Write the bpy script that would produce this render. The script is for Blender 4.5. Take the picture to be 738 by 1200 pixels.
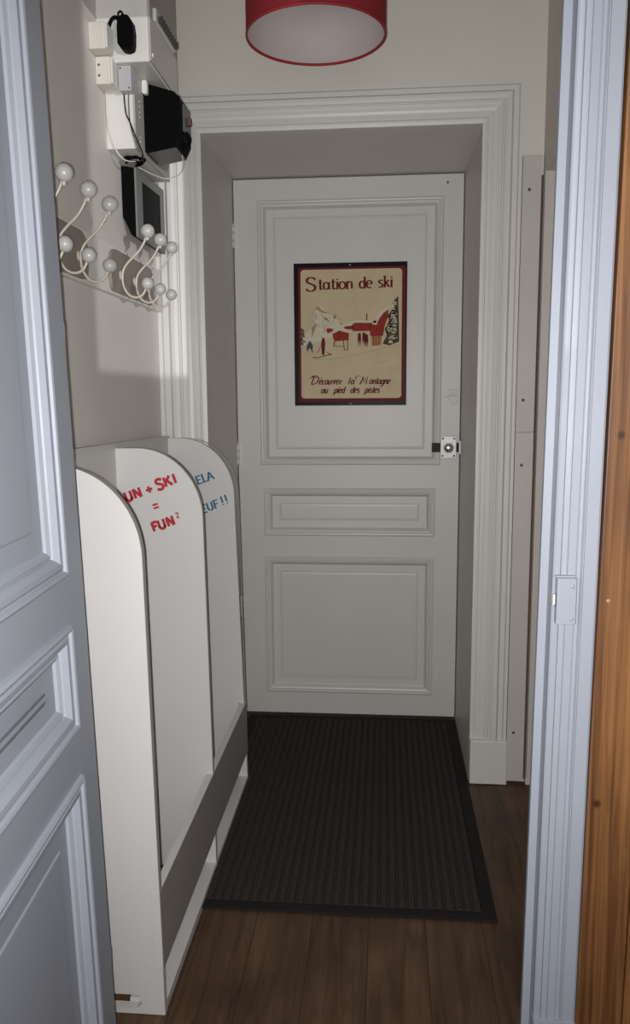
import bpy, bmesh, math, random
from mathutils import Vector, Matrix
from mathutils.geometry import tessellate_polygon
random.seed(7)
PI = math.pi
for o in list(bpy.data.objects): bpy.data.objects.remove(o)
C = bpy.context.scene.collection
S = bpy.context.scene

# ------------------------------------------------------------ camera
cam_d = bpy.data.cameras.new('camera'); cam = bpy.data.objects.new('camera', cam_d); C.objects.link(cam)
F_PX = 939.77
cam_d.sensor_fit = 'VERTICAL'; cam_d.sensor_height = 24.0; cam_d.lens = F_PX * 24.0 / 1200.0
cam_d.clip_start = 0.01; cam_d.clip_end = 60
rt = Vector((0.99633633, 0.08524315, -0.006894)); up = Vector((-0.00530204, 0.14202474, 0.98984891)); fw = Vector((-0.08535695, 0.98618587, -0.14195637))
M = Matrix(((rt.x, up.x, -fw.x), (rt.y, up.y, -fw.y), (rt.z, up.z, -fw.z))).to_4x4()
M.translation = Vector((0, 0, 1.1902)); cam.matrix_world = M
S.camera = cam

# ------------------------------------------------------------ light and exposure
S.view_settings.view_transform = 'Standard'; S.view_settings.look = 'None'
S.view_settings.gamma = 1.0; S.view_settings.exposure = 0.0; S.view_settings.use_curve_mapping = False
w = bpy.data.worlds.new('world'); S.world = w; w.use_nodes = True
w.node_tree.nodes['Background'].inputs[0].default_value = (0.75, 0.85, 1.0, 1); w.node_tree.nodes['Background'].inputs[1].default_value = 0.12

def light(name, kind, loc, energy, color, **kw):
    d = bpy.data.lights.new(name, kind); d.energy = energy; d.color = color
    for k, v in kw.items(): setattr(d, k, v)
    o = bpy.data.objects.new(name, d); C.objects.link(o); o.location = loc
    return o
# the phone's own flash, a little left of and below the lens
fl = light('camera_flash', 'SPOT', (-0.015, 0.0, 1.181), 98, (1.0, 0.99, 0.975), spot_size=math.radians(120), spot_blend=1.0, shadow_soft_size=0.004)
fl.rotation_euler = (Vector((-0.06, 0.99, -0.06))).to_track_quat('-Z', 'Y').to_euler()
# low cool daylight coming through the window of the near room
sn = light('low_sun', 'SUN', (3, -3, 1.6), 1.15, (0.97, 0.98, 1.0), angle=math.radians(0.4))
sn.rotation_euler = Vector((-0.585, 0.811, 0.0)).to_track_quat('-Z', 'Y').to_euler()
# added cool fill from behind the camera; the end wall has no window
wl = light('room_fill', 'AREA', (0.3, -1.9, 1.5), 9, (0.88, 0.93, 1.0), shape='RECTANGLE', size=1.3, size_y=1.3)
wl.rotation_euler = Vector((0, 1, 0)).to_track_quat('-Z', 'Z').to_euler()

# ------------------------------------------------------------ materials
def nt(m): return m.node_tree.nodes, m.node_tree.links
def lin(r, g, b):
    f = lambda c: (c/255/12.92) if c/255 <= 0.04045 else ((c/255+0.055)/1.055)**2.4
    return (f(r), f(g), f(b), 1)
def mat(name, rgb, rough=0.5, var=0.04, scale=8.0, bump=0.0, bscale=120.0, metal=0.0, spec=0.5):
    m = bpy.data.materials.new(name); m.use_nodes = True
    N, L = nt(m); b = N['Principled BSDF']
    b.inputs['Roughness'].default_value = rough; b.inputs['Metallic'].default_value = metal
    b.inputs['Specular IOR Level'].default_value = spec
    tc = N.new('ShaderNodeTexCoord')
    n = N.new('ShaderNodeTexNoise'); n.inputs['Scale'].default_value = scale; n.inputs['Detail'].default_value = 4
    L.new(tc.outputs['Object'], n.inputs['Vector'])
    r = N.new('ShaderNodeValToRGB')
    c = Vector(lin(*rgb)[:3])
    r.color_ramp.elements[0].position = 0.3; r.color_ramp.elements[1].position = 0.7
    r.color_ramp.elements[0].color = (*(c*(1-var)), 1); r.color_ramp.elements[1].color = (*(c*(1+var)), 1)
    L.new(n.outputs['Fac'], r.inputs['Fac']); L.new(r.outputs['Color'], b.inputs['Base Color'])
    if bump:
        n2 = N.new('ShaderNodeTexNoise'); n2.inputs['Scale'].default_value = bscale; n2.inputs['Detail'].default_value = 3
        L.new(tc.outputs['Object'], n2.inputs['Vector'])
        bp = N.new('ShaderNodeBump'); bp.inputs['Strength'].default_value = bump; bp.inputs['Distance'].default_value = 0.002
        L.new(n2.outputs['Fac'], bp.inputs['Height']); L.new(bp.outputs['Normal'], b.inputs['Normal'])
    return m

def wood_floor(name, dark, light_, seam, board=0.132, offs=0.0, rough=0.45):
    m = bpy.data.materials.new(name); m.use_nodes = True
    N, L = nt(m); b = N['Principled BSDF']; b.inputs['Roughness'].default_value = rough
    b.inputs['Specular IOR Level'].default_value = 0.3
    tc = N.new('ShaderNodeTexCoord'); sp = N.new('ShaderNodeSeparateXYZ'); L.new(tc.outputs['Object'], sp.inputs[0])
    def math_(op, a, b_=None):
        n = N.new('ShaderNodeMath'); n.operation = op
        for i, v in enumerate((a, b_)):
            if v is None: continue
            if isinstance(v, (int, float)): n.inputs[i].default_value = v
            else: L.new(v, n.inputs[i])
        return n.outputs[0]
    u = math_('DIVIDE', math_('ADD', sp.outputs['X'], offs + 10*board), board)
    idx = math_('FLOOR', u); fr = math_('FRACT', u)
    wn = N.new('ShaderNodeTexWhiteNoise'); wn.noise_dimensions = '1D'; L.new(idx, wn.inputs['W'])
    # grain: noise stretched along the board, shifted per board
    cx = N.new('ShaderNodeCombineXYZ')
    L.new(math_('MULTIPLY', sp.outputs['X'], 26.0), cx.inputs['X'])
    L.new(math_('ADD', math_('MULTIPLY', sp.outputs['Y'], 2.2), math_('MULTIPLY', wn.outputs['Value'], 37.0)), cx.inputs['Y'])
    L.new(math_('MULTIPLY', sp.outputs['Z'], 2.2), cx.inputs['Z'])
    g = N.new('ShaderNodeTexNoise'); g.inputs['Scale'].default_value = 1.6; g.inputs['Detail'].default_value = 7; g.inputs['Roughness'].default_value = 0.62; g.inputs['Distortion'].default_value = 0.8
    L.new(cx.outputs[0], g.inputs['Vector'])
    r = N.new('ShaderNodeValToRGB'); r.color_ramp.elements[0].position = 0.32; r.color_ramp.elements[1].position = 0.68
    r.color_ramp.elements[0].color = lin(*dark); r.color_ramp.elements[1].color = lin(*light_)
    L.new(g.outputs['Fac'], r.inputs['Fac'])
    # blotches and knots
    k = N.new('ShaderNodeTexNoise'); k.inputs['Scale'].default_value = 5.0; k.inputs['Detail'].default_value = 3
    L.new(tc.outputs['Object'], k.inputs['Vector'])
    kr = N.new('ShaderNodeValToRGB'); kr.color_ramp.elements[0].position = 0.3; kr.color_ramp.elements[1].position = 0.62
    kr.color_ramp.elements[0].color = (0.58, 0.54, 0.52, 1); kr.color_ramp.elements[1].color = (1, 1, 1, 1)
    L.new(k.outputs['Fac'], kr.inputs['Fac'])
    mx = N.new('ShaderNodeMixRGB'); mx.blend_type = 'MULTIPLY'; mx.inputs[0].default_value = 0.8
    L.new(r.outputs['Color'], mx.inputs[1]); L.new(kr.outputs['Color'], mx.inputs[2])
    tint = N.new('ShaderNodeHueSaturation'); L.new(mx.outputs[0], tint.inputs['Color'])
    L.new(math_('ADD', math_('MULTIPLY', wn.outputs['Value'], 0.35), 0.82), tint.inputs['Value'])
    s1 = math_('LESS_THAN', fr, 0.008); s2 = math_('GREATER_THAN', fr, 0.994)
    sm = N.new('ShaderNodeMixRGB'); L.new(math_('MAXIMUM', s1, s2), sm.inputs[0]); L.new(tint.outputs[0], sm.inputs[1]); sm.inputs[2].default_value = lin(*seam)
    L.new(sm.outputs[0], b.inputs['Base Color'])
    bp = N.new('ShaderNodeBump'); bp.inputs['Strength'].default_value = 0.25; bp.inputs['Distance'].default_value = 0.002
    L.new(g.outputs['Fac'], bp.inputs['Height']); L.new(bp.outputs['Normal'], b.inputs['Normal'])
    return m

def pine(name, dark, light_, knots):
    m = bpy.data.materials.new(name); m.use_nodes = True
    N, L = nt(m); b = N['Principled BSDF']; b.inputs['Roughness'].default_value = 0.42
    tc = N.new('ShaderNodeTexCoord')
    mp = N.new('ShaderNodeMapping'); mp.inputs['Scale'].default_value = (95, 95, 2.4); L.new(tc.outputs['Object'], mp.inputs['Vector'])
    g = N.new('ShaderNodeTexNoise'); g.inputs['Scale'].default_value = 1.0; g.inputs['Detail'].default_value = 6; g.inputs['Roughness'].default_value = 0.6; g.inputs['Distortion'].default_value = 0.5
    L.new(mp.outputs[0], g.inputs['Vector'])
    r = N.new('ShaderNodeValToRGB'); r.color_ramp.elements[0].position = 0.3; r.color_ramp.elements[1].position = 0.7
    r.color_ramp.elements[0].color = lin(*dark); r.color_ramp.elements[1].color = lin(*light_)
    L.new(g.outputs['Fac'], r.inputs['Fac'])
    k = N.new('ShaderNodeTexNoise'); k.inputs['Scale'].default_value = 3.0; k.inputs['Detail'].default_value = 4
    mp2 = N.new('ShaderNodeMapping'); mp2.inputs['Scale'].default_value = (3, 3, 1); L.new(tc.outputs['Object'], mp2.inputs['Vector']); L.new(mp2.outputs[0], k.inputs['Vector'])
    kr = N.new('ShaderNodeValToRGB'); kr.color_ramp.elements[0].position = 0.35; kr.color_ramp.elements[1].position = 0.6
    kr.color_ramp.elements[0].color = (0.62, 0.55, 0.5, 1); kr.color_ramp.elements[1].color = (1, 1, 1, 1)
    L.new(k.outputs['Fac'], kr.inputs['Fac'])
    mx = N.new('ShaderNodeMixRGB'); mx.blend_type = 'MULTIPLY'; mx.inputs[0].default_value = 0.75
    L.new(r.outputs['Color'], mx.inputs[1]); L.new(kr.outputs['Color'], mx.inputs[2])
    last = mx.outputs[0]
    for (x, z, rad) in knots:                       # dark knots at real places on the board
        sb = N.new('ShaderNodeVectorMath'); sb.operation = 'SUBTRACT'; L.new(tc.outputs['Object'], sb.inputs[0]); sb.inputs[1].default_value = (x, 0, z)
        sc = N.new('ShaderNodeVectorMath'); sc.operation = 'MULTIPLY'; L.new(sb.outputs[0], sc.inputs[0]); sc.inputs[1].default_value = (1/rad, 0, 1/(rad*1.15))
        ln = N.new('ShaderNodeVectorMath'); ln.operation = 'LENGTH'; L.new(sc.outputs[0], ln.inputs[0])
        kk = N.new('ShaderNodeValToRGB'); kk.color_ramp.elements[0].position = 0.35; kk.color_ramp.elements[1].position = 1.0
        kk.color_ramp.elements[0].color = (0.3, 0.2, 0.15, 1); kk.color_ramp.elements[1].color = (1, 1, 1, 1)
        L.new(ln.outputs['Value'], kk.inputs['Fac'])
        mm = N.new('ShaderNodeMixRGB'); mm.blend_type = 'MULTIPLY'; mm.inputs[0].default_value = 1.0
        L.new(last, mm.inputs[1]); L.new(kk.outputs['Color'], mm.inputs[2]); last = mm.outputs[0]
    L.new(last, b.inputs['Base Color'])
    return m

MT = {}
MT['wall_beige'] = mat('beige wall paint', (218, 212, 206), 0.6, 0.04, 3, 0.1, 60)
MT['wall_white'] = mat('off white wall paint', (214, 210, 201), 0.6, 0.03, 3, 0.1, 60)
MT['wall_taupe'] = mat('taupe wall paint', (205, 197, 190), 0.6, 0.03, 3, 0.1, 60)
MT['casing'] = mat('off white casing paint', (212, 210, 205), 0.42, 0.02, 5, 0.06, 35)
MT['reveal'] = mat('taupe reveal paint', (208, 202, 196), 0.45, 0.03, 5, 0.08, 50)
MT['door'] = mat('off white door paint', (205, 203, 197), 0.42, 0.02, 5, 0.06, 40)
MT['blue'] = mat('pale blue grey gloss paint', (157, 162, 173), 0.38, 0.025, 5, 0.12, 40)
MT['board_pink'] = mat('greyish pink board paint', (196, 189, 184), 0.5, 0.03, 5)
MT['ceiling'] = mat('ceiling paint', (220, 217, 210), 0.8, 0.02, 3)
MT['floor'] = wood_floor('brown floor boards', (70, 51, 37), (104, 78, 57), (46, 32, 23), 0.128, 0.03)
MT['pine'] = pine('orange pine', (76, 45, 25), (150, 104, 62), [(0.342, 1.1324, 0.0075), (0.331, 0.5634, 0.008)])
MT['white_melamine'] = mat('white melamine', (207, 205, 203), 0.38, 0.012, 4)
MT['edge'] = mat('grey brown panel edge', (176, 168, 160), 0.5, 0.03, 20)
MT['melamine_front'] = mat('white melamine board', (200, 196, 192), 0.42, 0.02, 5)
MT['mat_carpet'] = mat('charcoal ribbed carpet', (60, 57, 55), 0.95, 0.35, 240, 0.6, 400, spec=0.1)
MT['rubber'] = mat('black rubber', (34, 32, 32), 0.75, 0.08, 40, spec=0.2)
MT['black_plastic'] = mat('black plastic', (8, 8, 9), 0.6, 0.1, 30, spec=0.06)
MT['dark_grey'] = mat('dark grey plastic', (74, 73, 73), 0.4, 0.06, 30)
MT['mid_grey'] = mat('grey plastic frame', (118, 117, 115), 0.45, 0.05, 30)
MT['screen'] = mat('dark screen glass', (12, 12, 14), 0.5, 0.05, 10, spec=0.05)
MT['white_plastic'] = mat('white plastic', (218, 215, 209), 0.4, 0.02, 20)
MT['cream_plastic'] = mat('cream plastic', (214, 207, 197), 0.45, 0.02, 20)
MT['grey_plastic'] = mat('light grey plastic', (178, 178, 178), 0.45, 0.02, 20)
MT['panel_grey'] = mat('grey beige panel', (176, 170, 164), 0.5, 0.03, 20)
MT['ball'] = mat('white wooden ball', (186, 184, 181), 0.3, 0.05, 60)
MT['wire'] = mat('cream painted wire', (196, 184, 172), 0.35, 0.05, 60)
MT['plate'] = mat('taupe backplate', (134, 123, 114), 0.4, 0.10, 25)
MT['steel'] = mat('galvanised steel', (184, 184, 184), 0.4, 0.05, 60, metal=0.3)
MT['chrome'] = mat('chrome', (232, 232, 232), 0.22, 0.02, 60, metal=1.0)
MT['dark_steel'] = mat('dark steel bolt', (44, 44, 45), 0.55, 0.05, 60, metal=0.0, spec=0.15)
MT['screw'] = mat('dull screw head', (96, 90, 84), 0.4, 0.1, 60, metal=0.5)
MT['board_white'] = mat('pale board paint', (226, 222, 217), 0.5, 0.03, 5)
MT['side_shade'] = mat('grey laminate', (158, 151, 146), 0.5, 0.03, 8)  # darker tone standing in for the shade on the rack's front board
MT['nail'] = mat('pale nail filler', (176, 132, 96), 0.5, 0.05, 60)
MT['brown_gap'] = mat('brown bare timber', (92, 66, 50), 0.8, 0.1, 20)
MT['red_fabric'] = mat('red shade fabric', (124, 22, 30), 0.8, 0.06, 200, 0.2, 500)
MT['red_hem'] = mat('red hem', (150, 28, 35), 0.7, 0.04, 100)
MT['lining'] = mat('white shade lining', (188, 178, 175), 0.7, 0.02, 30)
MT['bulb'] = mat('frosted glass bulb', (230, 228, 224), 0.3, 0.01, 10)
MT['red_paint'] = mat('red stencil paint', (176, 26, 46), 0.6, 0.18, 160)
MT['blue_paint'] = mat('blue stencil paint', (22, 92, 128), 0.6, 0.2, 160)
MT['sign_black'] = mat('navy black sign edge', (26, 20, 28), 0.35, 0.05, 30, spec=0.06)
MT['sign_red'] = mat('maroon sign border', (108, 32, 39), 0.45, 0.06, 60, spec=0.06)
MT['sign_cream'] = mat('aged cream print', (200, 183, 150), 0.4, 0.06, 18, spec=0.06)
MT['sign_snow'] = mat('printed snow', (208, 198, 174), 0.4, 0.04, 40, spec=0.06)
MT['ink_maroon'] = mat('maroon ink', (104, 28, 26), 0.45, 0.05, 60, spec=0.06)
MT['ink_red'] = mat('red ink', (146, 50, 42), 0.5, 0.12, 120, spec=0.06)
MT['ink_dark'] = mat('dark brown ink', (70, 58, 44), 0.45, 0.15, 120, spec=0.06)
MT['ink_sepia'] = mat('sepia ink', (166, 148, 116), 0.5, 0.08, 120, spec=0.06)
MT['ink_blue'] = mat('slate ink', (74, 78, 92), 0.45, 0.1, 120, spec=0.06)
MT['ink_tan'] = mat('tan ink', (168, 118, 78), 0.45, 0.1, 120, spec=0.06)

# ------------------------------------------------------------ mesh helpers
def wloc(o):
    v = Vector((0, 0, 0))
    while o is not None:
        v += o.location; o = o.parent
    return v
class MB:
    def __init__(s): s.v = []; s.f = []; s.sm = []
    def add(s, vs, fs, smooth=False):
        b = len(s.v); s.v += [tuple(p) for p in vs]
        for f in fs: s.f.append(tuple(b+i for i in f)); s.sm.append(smooth)
        return s
    def box(s, x0, x1, y0, y1, z0, z1):
        x0, x1 = sorted((x0, x1)); y0, y1 = sorted((y0, y1)); z0, z1 = sorted((z0, z1))
        return s.add([(x, y, z) for z in (z0, z1) for y in (y0, y1) for x in (x0, x1)],
                     [(0, 2, 3, 1), (4, 5, 7, 6), (0, 1, 5, 4), (2, 6, 7, 3), (0, 4, 6, 2), (1, 3, 7, 5)])
    def poly(s, outer, a0, a1, axis, holes=()):
        """extrude a 2D polygon (with holes) along an axis: 'x' (pts y,z), 'y' (pts x,z), 'z' (pts x,y)"""
        def P(p, a): return {'x': (a, p[0], p[1]), 'y': (p[0], a, p[1]), 'z': (p[0], p[1], a)}[axis]
        loops = [list(outer)] + [list(h) for h in holes]
        tri = tessellate_polygon([[Vector((p[0], p[1], 0)) for p in l] for l in loops])
        flat = [p for l in loops for p in l]; n = len(flat)
        vs = [P(p, a0) for p in flat] + [P(p, a1) for p in flat]
        fs = [tuple(t) for t in tri] + [tuple(i+n for i in reversed(t)) for t in tri]
        b = 0
        for l in loops:
            m = len(l)
            for i in range(m):
                j = (i+1) % m; fs.append((b+i, b+j, b+j+n, b+i+n))
            b += m
        return s.add(vs, fs)
    def tube(s, path, r, n=10, cap=True, smooth=True):
        P = [Vector(p) for p in path]; rings = []; nrm = None
        for i, p in enumerate(P):
            t = (P[min(i+1, len(P)-1)] - P[max(i-1, 0)]).normalized()
            if nrm is None:
                nrm = t.orthogonal().normalized()
            else:
                nrm = (nrm - t*nrm.dot(t)).normalized()
            bi = t.cross(nrm); rr = r[i] if isinstance(r, (list, tuple)) else r
            rings.append([p + (nrm*math.cos(2*PI*k/n) + bi*math.sin(2*PI*k/n))*rr for k in range(n)])
        vs = [v for R_ in rings for v in R_]; fs = []
        for i in range(len(P)-1):
            for k in range(n): fs.append((i*n+k, i*n+(k+1) % n, (i+1)*n+(k+1) % n, (i+1)*n+k))
        if cap: fs += [tuple(reversed(range(n))), tuple((len(P)-1)*n+k for k in range(n))]
        return s.add(vs, fs, smooth)
    def lathe(s, prof, c, axis='z', n=48, smooth=True):
        """prof: (radius, height) list"""
        vs = []; fs = []
        for (r, h) in prof:
            for k in range(n):
                a = 2*PI*k/n; x, y = r*math.cos(a), r*math.sin(a)
                vs.append({'z': (c[0]+x, c[1]+y, c[2]+h), 'x': (c[0]+h, c[1]+x, c[2]+y), 'y': (c[0]+x, c[1]+h, c[2]+y)}[axis])
        for i in range(len(prof)-1):
            for k in range(n): fs.append((i*n+k, i*n+(k+1) % n, (i+1)*n+(k+1) % n, (i+1)*n+k))
        return s.add(vs, fs, smooth)
    def ball(s, c, r, n=20, m=12, sq=(1, 1, 1)):
        vs = [(c[0], c[1], c[2]-r*sq[2])]; fs = []
        for i in range(1, m):
            t = PI*i/m
            for k in range(n):
                a = 2*PI*k/n; vs.append((c[0]+r*sq[0]*math.sin(t)*math.cos(a), c[1]+r*sq[1]*math.sin(t)*math.sin(a), c[2]-r*sq[2]*math.cos(t)))
        vs.append((c[0], c[1], c[2]+r*sq[2])); e = len(vs)-1
        for k in range(n):
            fs.append((0, 1+(k+1) % n, 1+k)); fs.append((e, e-n+k, e-n+(k+1) % n))
        for i in range(m-2):
            for k in range(n): fs.append((1+i*n+k, 1+i*n+(k+1) % n, 1+(i+1)*n+(k+1) % n, 1+(i+1)*n+k))
        return s.add(vs, fs, True)
    def rings(s, u0, u1, v0, v1, prof, T):
        """nested rectangles: prof = (inset, height) list; last ring filled; T(u,v,h)->xyz"""
        vs = []; fs = []
        for (d, h) in prof:
            vs += [T(u0+d, v0+d, h), T(u1-d, v0+d, h), T(u1-d, v1-d, h), T(u0+d, v1-d, h)]
        for i in range(len(prof)-1):
            for k in range(4): fs.append((i*4+k, i*4+(k+1) % 4, (i+1)*4+(k+1) % 4, (i+1)*4+k))
        e = (len(prof)-1)*4; fs.append((e, e+1, e+2, e+3))
        return s.add(vs, fs)
    def ribbon(s, pts, w, T, h):
        P = [Vector((p[0], p[1])) for p in pts]; vs = []; n = len(P)
        for i, p in enumerate(P):
            t = (P[min(i+1, n-1)]-P[max(i-1, 0)])
            if t.length < 1e-9: t = Vector((1, 0))
            t.normalize(); nn = Vector((-t.y, t.x)); ww = w(t) if callable(w) else w
            a = p+nn*ww/2; b = p-nn*ww/2
            vs += [T(a.x, a.y, h), T(b.x, b.y, h)]
        return s.add(vs, [(2*i, 2*i+1, 2*i+3, 2*i+2) for i in range(n-1)])
    def build(s, name, m, parent=None, bevel=0.0, seg=2, kind=None, mats=None):
        off = wloc(parent) if parent else Vector((0, 0, 0))
        me = bpy.data.meshes.new(name); me.from_pydata([tuple(Vector(v)-off) for v in s.v], [], s.f); me.update()
        bm = bmesh.new(); bm.from_mesh(me); bmesh.ops.remove_doubles(bm, verts=bm.verts, dist=1e-6)
        bmesh.ops.recalc_face_normals(bm, faces=bm.faces); bm.to_mesh(me); bm.free()
        if len(me.polygons) == len(s.sm):
            for p, f in zip(me.polygons, s.sm): p.use_smooth = f
        elif all(s.sm):
            for p in me.polygons: p.use_smooth = True
        me.materials.append(m)
        o = bpy.data.objects.new(name, me); C.objects.link(o)
        if parent: o.parent = parent
        if bevel:
            b = o.modifiers.new('bevel', 'BEVEL'); b.width = bevel; b.segments = seg; b.limit_method = 'ANGLE'; b.angle_limit = math.radians(35)
        if kind: o['kind'] = kind
        return o
def tag(o, label=None, cat=None, group=None, kind=None):
    if label: o['label'] = label
    if cat: o['category'] = cat
    if group: o['group'] = group
    if kind: o['kind'] = kind
    return o
def thing(name, label, cat, loc, group=None, kind=None):
    o = bpy.data.objects.new(name, None); C.objects.link(o); o.location = loc; o.empty_display_size = 0.05
    return tag(o, label, cat, group, kind)
def smooth(pts, n=6):
    P = [Vector(p) for p in pts]; out = []
    for i in range(len(P)-1):
        p0 = P[max(i-1, 0)]; p1 = P[i]; p2 = P[i+1]; p3 = P[min(i+2, len(P)-1)]
        for k in range(n):
            t = k/n
            out.append(0.5*((2*p1)+(p2-p0)*t+(2*p0-5*p1+4*p2-p3)*t*t+(3*p1-p0-3*p2+p3)*t**3))
    out.append(P[-1]); return out
def arc(cx, cy, rx, ry, a0, a1, n=14):
    return [(cx+rx*math.cos(math.radians(a0+(a1-a0)*i/n)), cy+ry*math.sin(math.radians(a0+(a1-a0)*i/n))) for i in range(n+1)]

# ============================================================ THE SETTING
XL, XR, YB, YD, YN = -0.670, 0.440, 2.402, 2.868, 1.22      # left wall, right wall, casing wall, far door, near door frame
CL, CR, CT = -0.528, 0.268, 1.938                            # opening in the back wall
ZC = 2.50
st = 'structure'
MB().box(-1.75, 1.75, -2.1, 2.95, -0.06, 0).build('floor', MT['floor'], kind=st)
MB().box(-1.75, 1.75, -2.1, 2.95, ZC, ZC+0.06).build('ceiling', MT['ceiling'], kind=st)
MB().box(XL-0.08, XL, 1.24, 2.95, 0, ZC).build('wall_left', MT['wall_beige'], kind=st)
# right wall of the hallway with a doorway low in it
b = MB(); b.box(XR, XR+0.10, 1.32, 1.55, 0, 1.806); b.box(XR, XR+0.10, 1.32, 2.38, 1.806, ZC); b.box(XR, XR+0.10, 2.38, 2.95, 0, ZC)
b.build('wall_right', MT['wall_taupe'], kind=st)
# back wall around the deep door opening
b = MB(); b.poly([(XL, 0), (CL, 0), (CL, CT), (CR, CT), (CR, 0), (XR, 0), (XR, ZC), (XL, ZC)], YB, YB+0.012, 'y')
b.build('wall_back', MT['wall_white'], kind=st)
b = MB(); b.poly([(XL, 0), (CL, 0), (CL, CT), (CR, CT), (CR, 0), (XR, 0), (XR, ZC), (XL, ZC)], YB+0.012, YD+0.05, 'y')
b.build('wall_reveal', MT['reveal'], kind=st)
# wall between the hallway and the near room
b = MB(); b.box(-1.75, -0.62, 1.245, 1.32, 0, ZC); b.box(0.30, 1.75, 1.245, 1.32, 0, ZC); b.box(-0.62, 0.30, 1.245, 1.32, 2.12, ZC)
b.build('wall_front', MT['wall_beige'], kind=st)
# near room (behind the camera), its right wall has the low window opening the daylight comes through
MB().box(-1.83, -1.75, -2.1, 1.32, 0, ZC).build('wall_near_left', MT['wall_beige'], kind=st)
MB().poly([(-2.1, 0), (1.32, 0), (1.32, ZC), (-2.1, ZC)], 1.75, 1.83, 'x', holes=[[(-1.60, 1.255), (-0.838, 1.255), (-0.838, 2.3), (-1.60, 2.3)]]).build('wall_near_right', MT['wall_beige'], kind=st)
MB().box(-1.83, 1.83, -2.18, -2.1, 0, ZC).build('wall_near_back', MT['wall_beige'], kind=st)

# closed door inside the doorway of the right wall
d3 = MB().box(0.472, 0.505, 1.55, 2.38, 0.01, 1.80).build('door_3', MT['board_pink'], kind=st)

# ---- casing round the far opening: profile (distance from opening edge, projection)
def casing_profile(wd):
    p = [(0, 0), (0, .017), (.010, .019), (.012, .015), (.014, .015), (.016, .020), (.026, .020), (.028, .016), (.030, .016), (.033, .019),
         (.040, .021), (.048, .026), (.054, .029), (.057, .024), (.059, .024), (.062, .030), (.070, .034), (.078, .034), (.083, .027), (.085, .025), (.098, .025), (.103, .020)]
    return [(a*wd/.112, h) for a, h in p] + [(wd, .020), (wd, 0)]
YF = YB
def casing_side(x_in, wd, sgn, z0, ztop_in, wd_top):
    """upright: profile in x, mitred at the top"""
    pr = casing_profile(wd); vs = []; n = len(pr)
    for (a, h) in pr: vs.append((x_in+sgn*a, YF-h, z0))
    for (a, h) in pr: vs.append((x_in+sgn*a, YF-h, ztop_in + a*wd_top/wd))
    fs = [(i, i+1, n+i+1, n+i) for i in range(n-1)] + [tuple(range(n)), tuple(range(n, 2*n))]
    return MB().add(vs, fs)
def casing_head(xl, xr, wl_, wr_, z, wd):
    pr = casing_profile(wd); n = len(pr); vs = []
    for (a, h) in pr: vs.append((xl-a*wl_/wd, YF-h, z+a))
    for (a, h) in pr: vs.append((xr+a*wr_/wd, YF-h, z+a))
    fs = [(i, i+1, n+i+1, n+i) for i in range(n-1)] + [tuple(range(n)), tuple(range(n, 2*n))]
    return MB().add(vs, fs)
tr = casing_side(CR, .110, 1, 0.143, CT, .108).build('trim_1', MT['casing'], kind=st)
MB().add(*(lambda q: (q.v, q.f))(MB().box(CR, CR+.113, YF-.034, YF, 0.002, .143))).build('plinth_block', MT['casing'], tr, bevel=.003)
tl = casing_side(CL, .141, -1, 0.143, CT, .108).build('trim_2', MT['casing'], kind=st)
MB().box(CL-.141, CL, YF-.034, YF, 0.002, .143).build('plinth_block', MT['casing'], tl, bevel=.003)
casing_head(CL, CR, .141, .110, CT, .108).build('trim_3', MT['casing'], kind=st)
# flat boards filling the corner right of the casing (two lengths, screwed on)
t4 = MB().box(.3805, .4330, YB-.016, YB, 1.086, 1.851).build('trim_4', MT['board_pink'], kind=st, bevel=.0015)
t5 = MB().box(.3800, .4325, YB-.021, YB, .012, 1.084).build('trim_5', MT['board_pink'], kind=st, bevel=.0015)
for par, y, zs in ((t4, YB-.016, (1.759, 1.177)), (t5, YB-.021, (.989, .167))):
    for z in zs:
        MB().lathe([(0, -.0025), (.0035, -.002), (.0045, 0)], (.400, y, z), 'y', 14).build('screw', MT['screw'], par)
MB().box(.4345, XR, YB-.006, YB, .01, 1.80).build('trim_6', MT['brown_gap'], kind=st)
MB().box(.4400, .4700, 2.368, 2.3795, .03, 1.804).build('trim_12', MT['board_pink'], kind=st)

# ---- the far door
DX0, DX1, DZ0, DZ1 = -0.524, 0.264, 0.014, 1.932
panels = [(-.443, .199, .948, 1.862), (-.4335, .183, .690, .865), (-.4345, .181, .096, .613)]
outer = [(DX0, DZ0), (DX1, DZ0), (DX1, DZ1), (DX0, DZ1)]
holes = [[(p[0], p[2]), (p[1], p[2]), (p[1], p[3]), (p[0], p[3])] for p in panels]
door1 = MB().poly(outer, YD, YD+.038, 'y', holes).build('door_1', MT['door'], kind=st)
tag(door1, 'off-white three panel door at the end of the hallway')
for (x0, x1, z0, z1) in panels:
    pr = [(0, 0), (.0006, -.006), (.006, -.010), (.011, -.009), (.0125, -.004), (.015, -.004), (.0165, -.009), (.022, -.007), (.028, .003), (.0295, .006), (.0315, .007),
          (.056, .007), (.0565, .010), (.058, .010), (.0595, .0055), (.066, .0045), (.07, .0045)]
    MB().rings(x0, x1, z0, z1, pr, lambda u, v, h: (u, YD+h, v)).build('door_panel', MT['door'], door1)
def hinge(x, z, h, par):
    b = MB(); r = .0055
    for k in range(3):
        z0 = z-h/2+k*h/3; b.lathe([(0, .0006), (r, .0006), (r, h/3-.0006), (0, h/3-.0006)], (x, YD-.004, z0), 'z', 14)
    b.lathe([(0, 0), (.004, .001), (.004, .004), (0, .007)], (x, YD-.004, z+h/2), 'z', 12)
    b.box(x, x+.018, YD-.0015, YD+.001, z-h/2, z+h/2)
    return b.build('hinge', MT['casing'], par)
hinge(-.526, 1.745, .075, door1); hinge(-.526, .985, .075, door1); hinge(-.526, .42, .075, door1)
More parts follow.
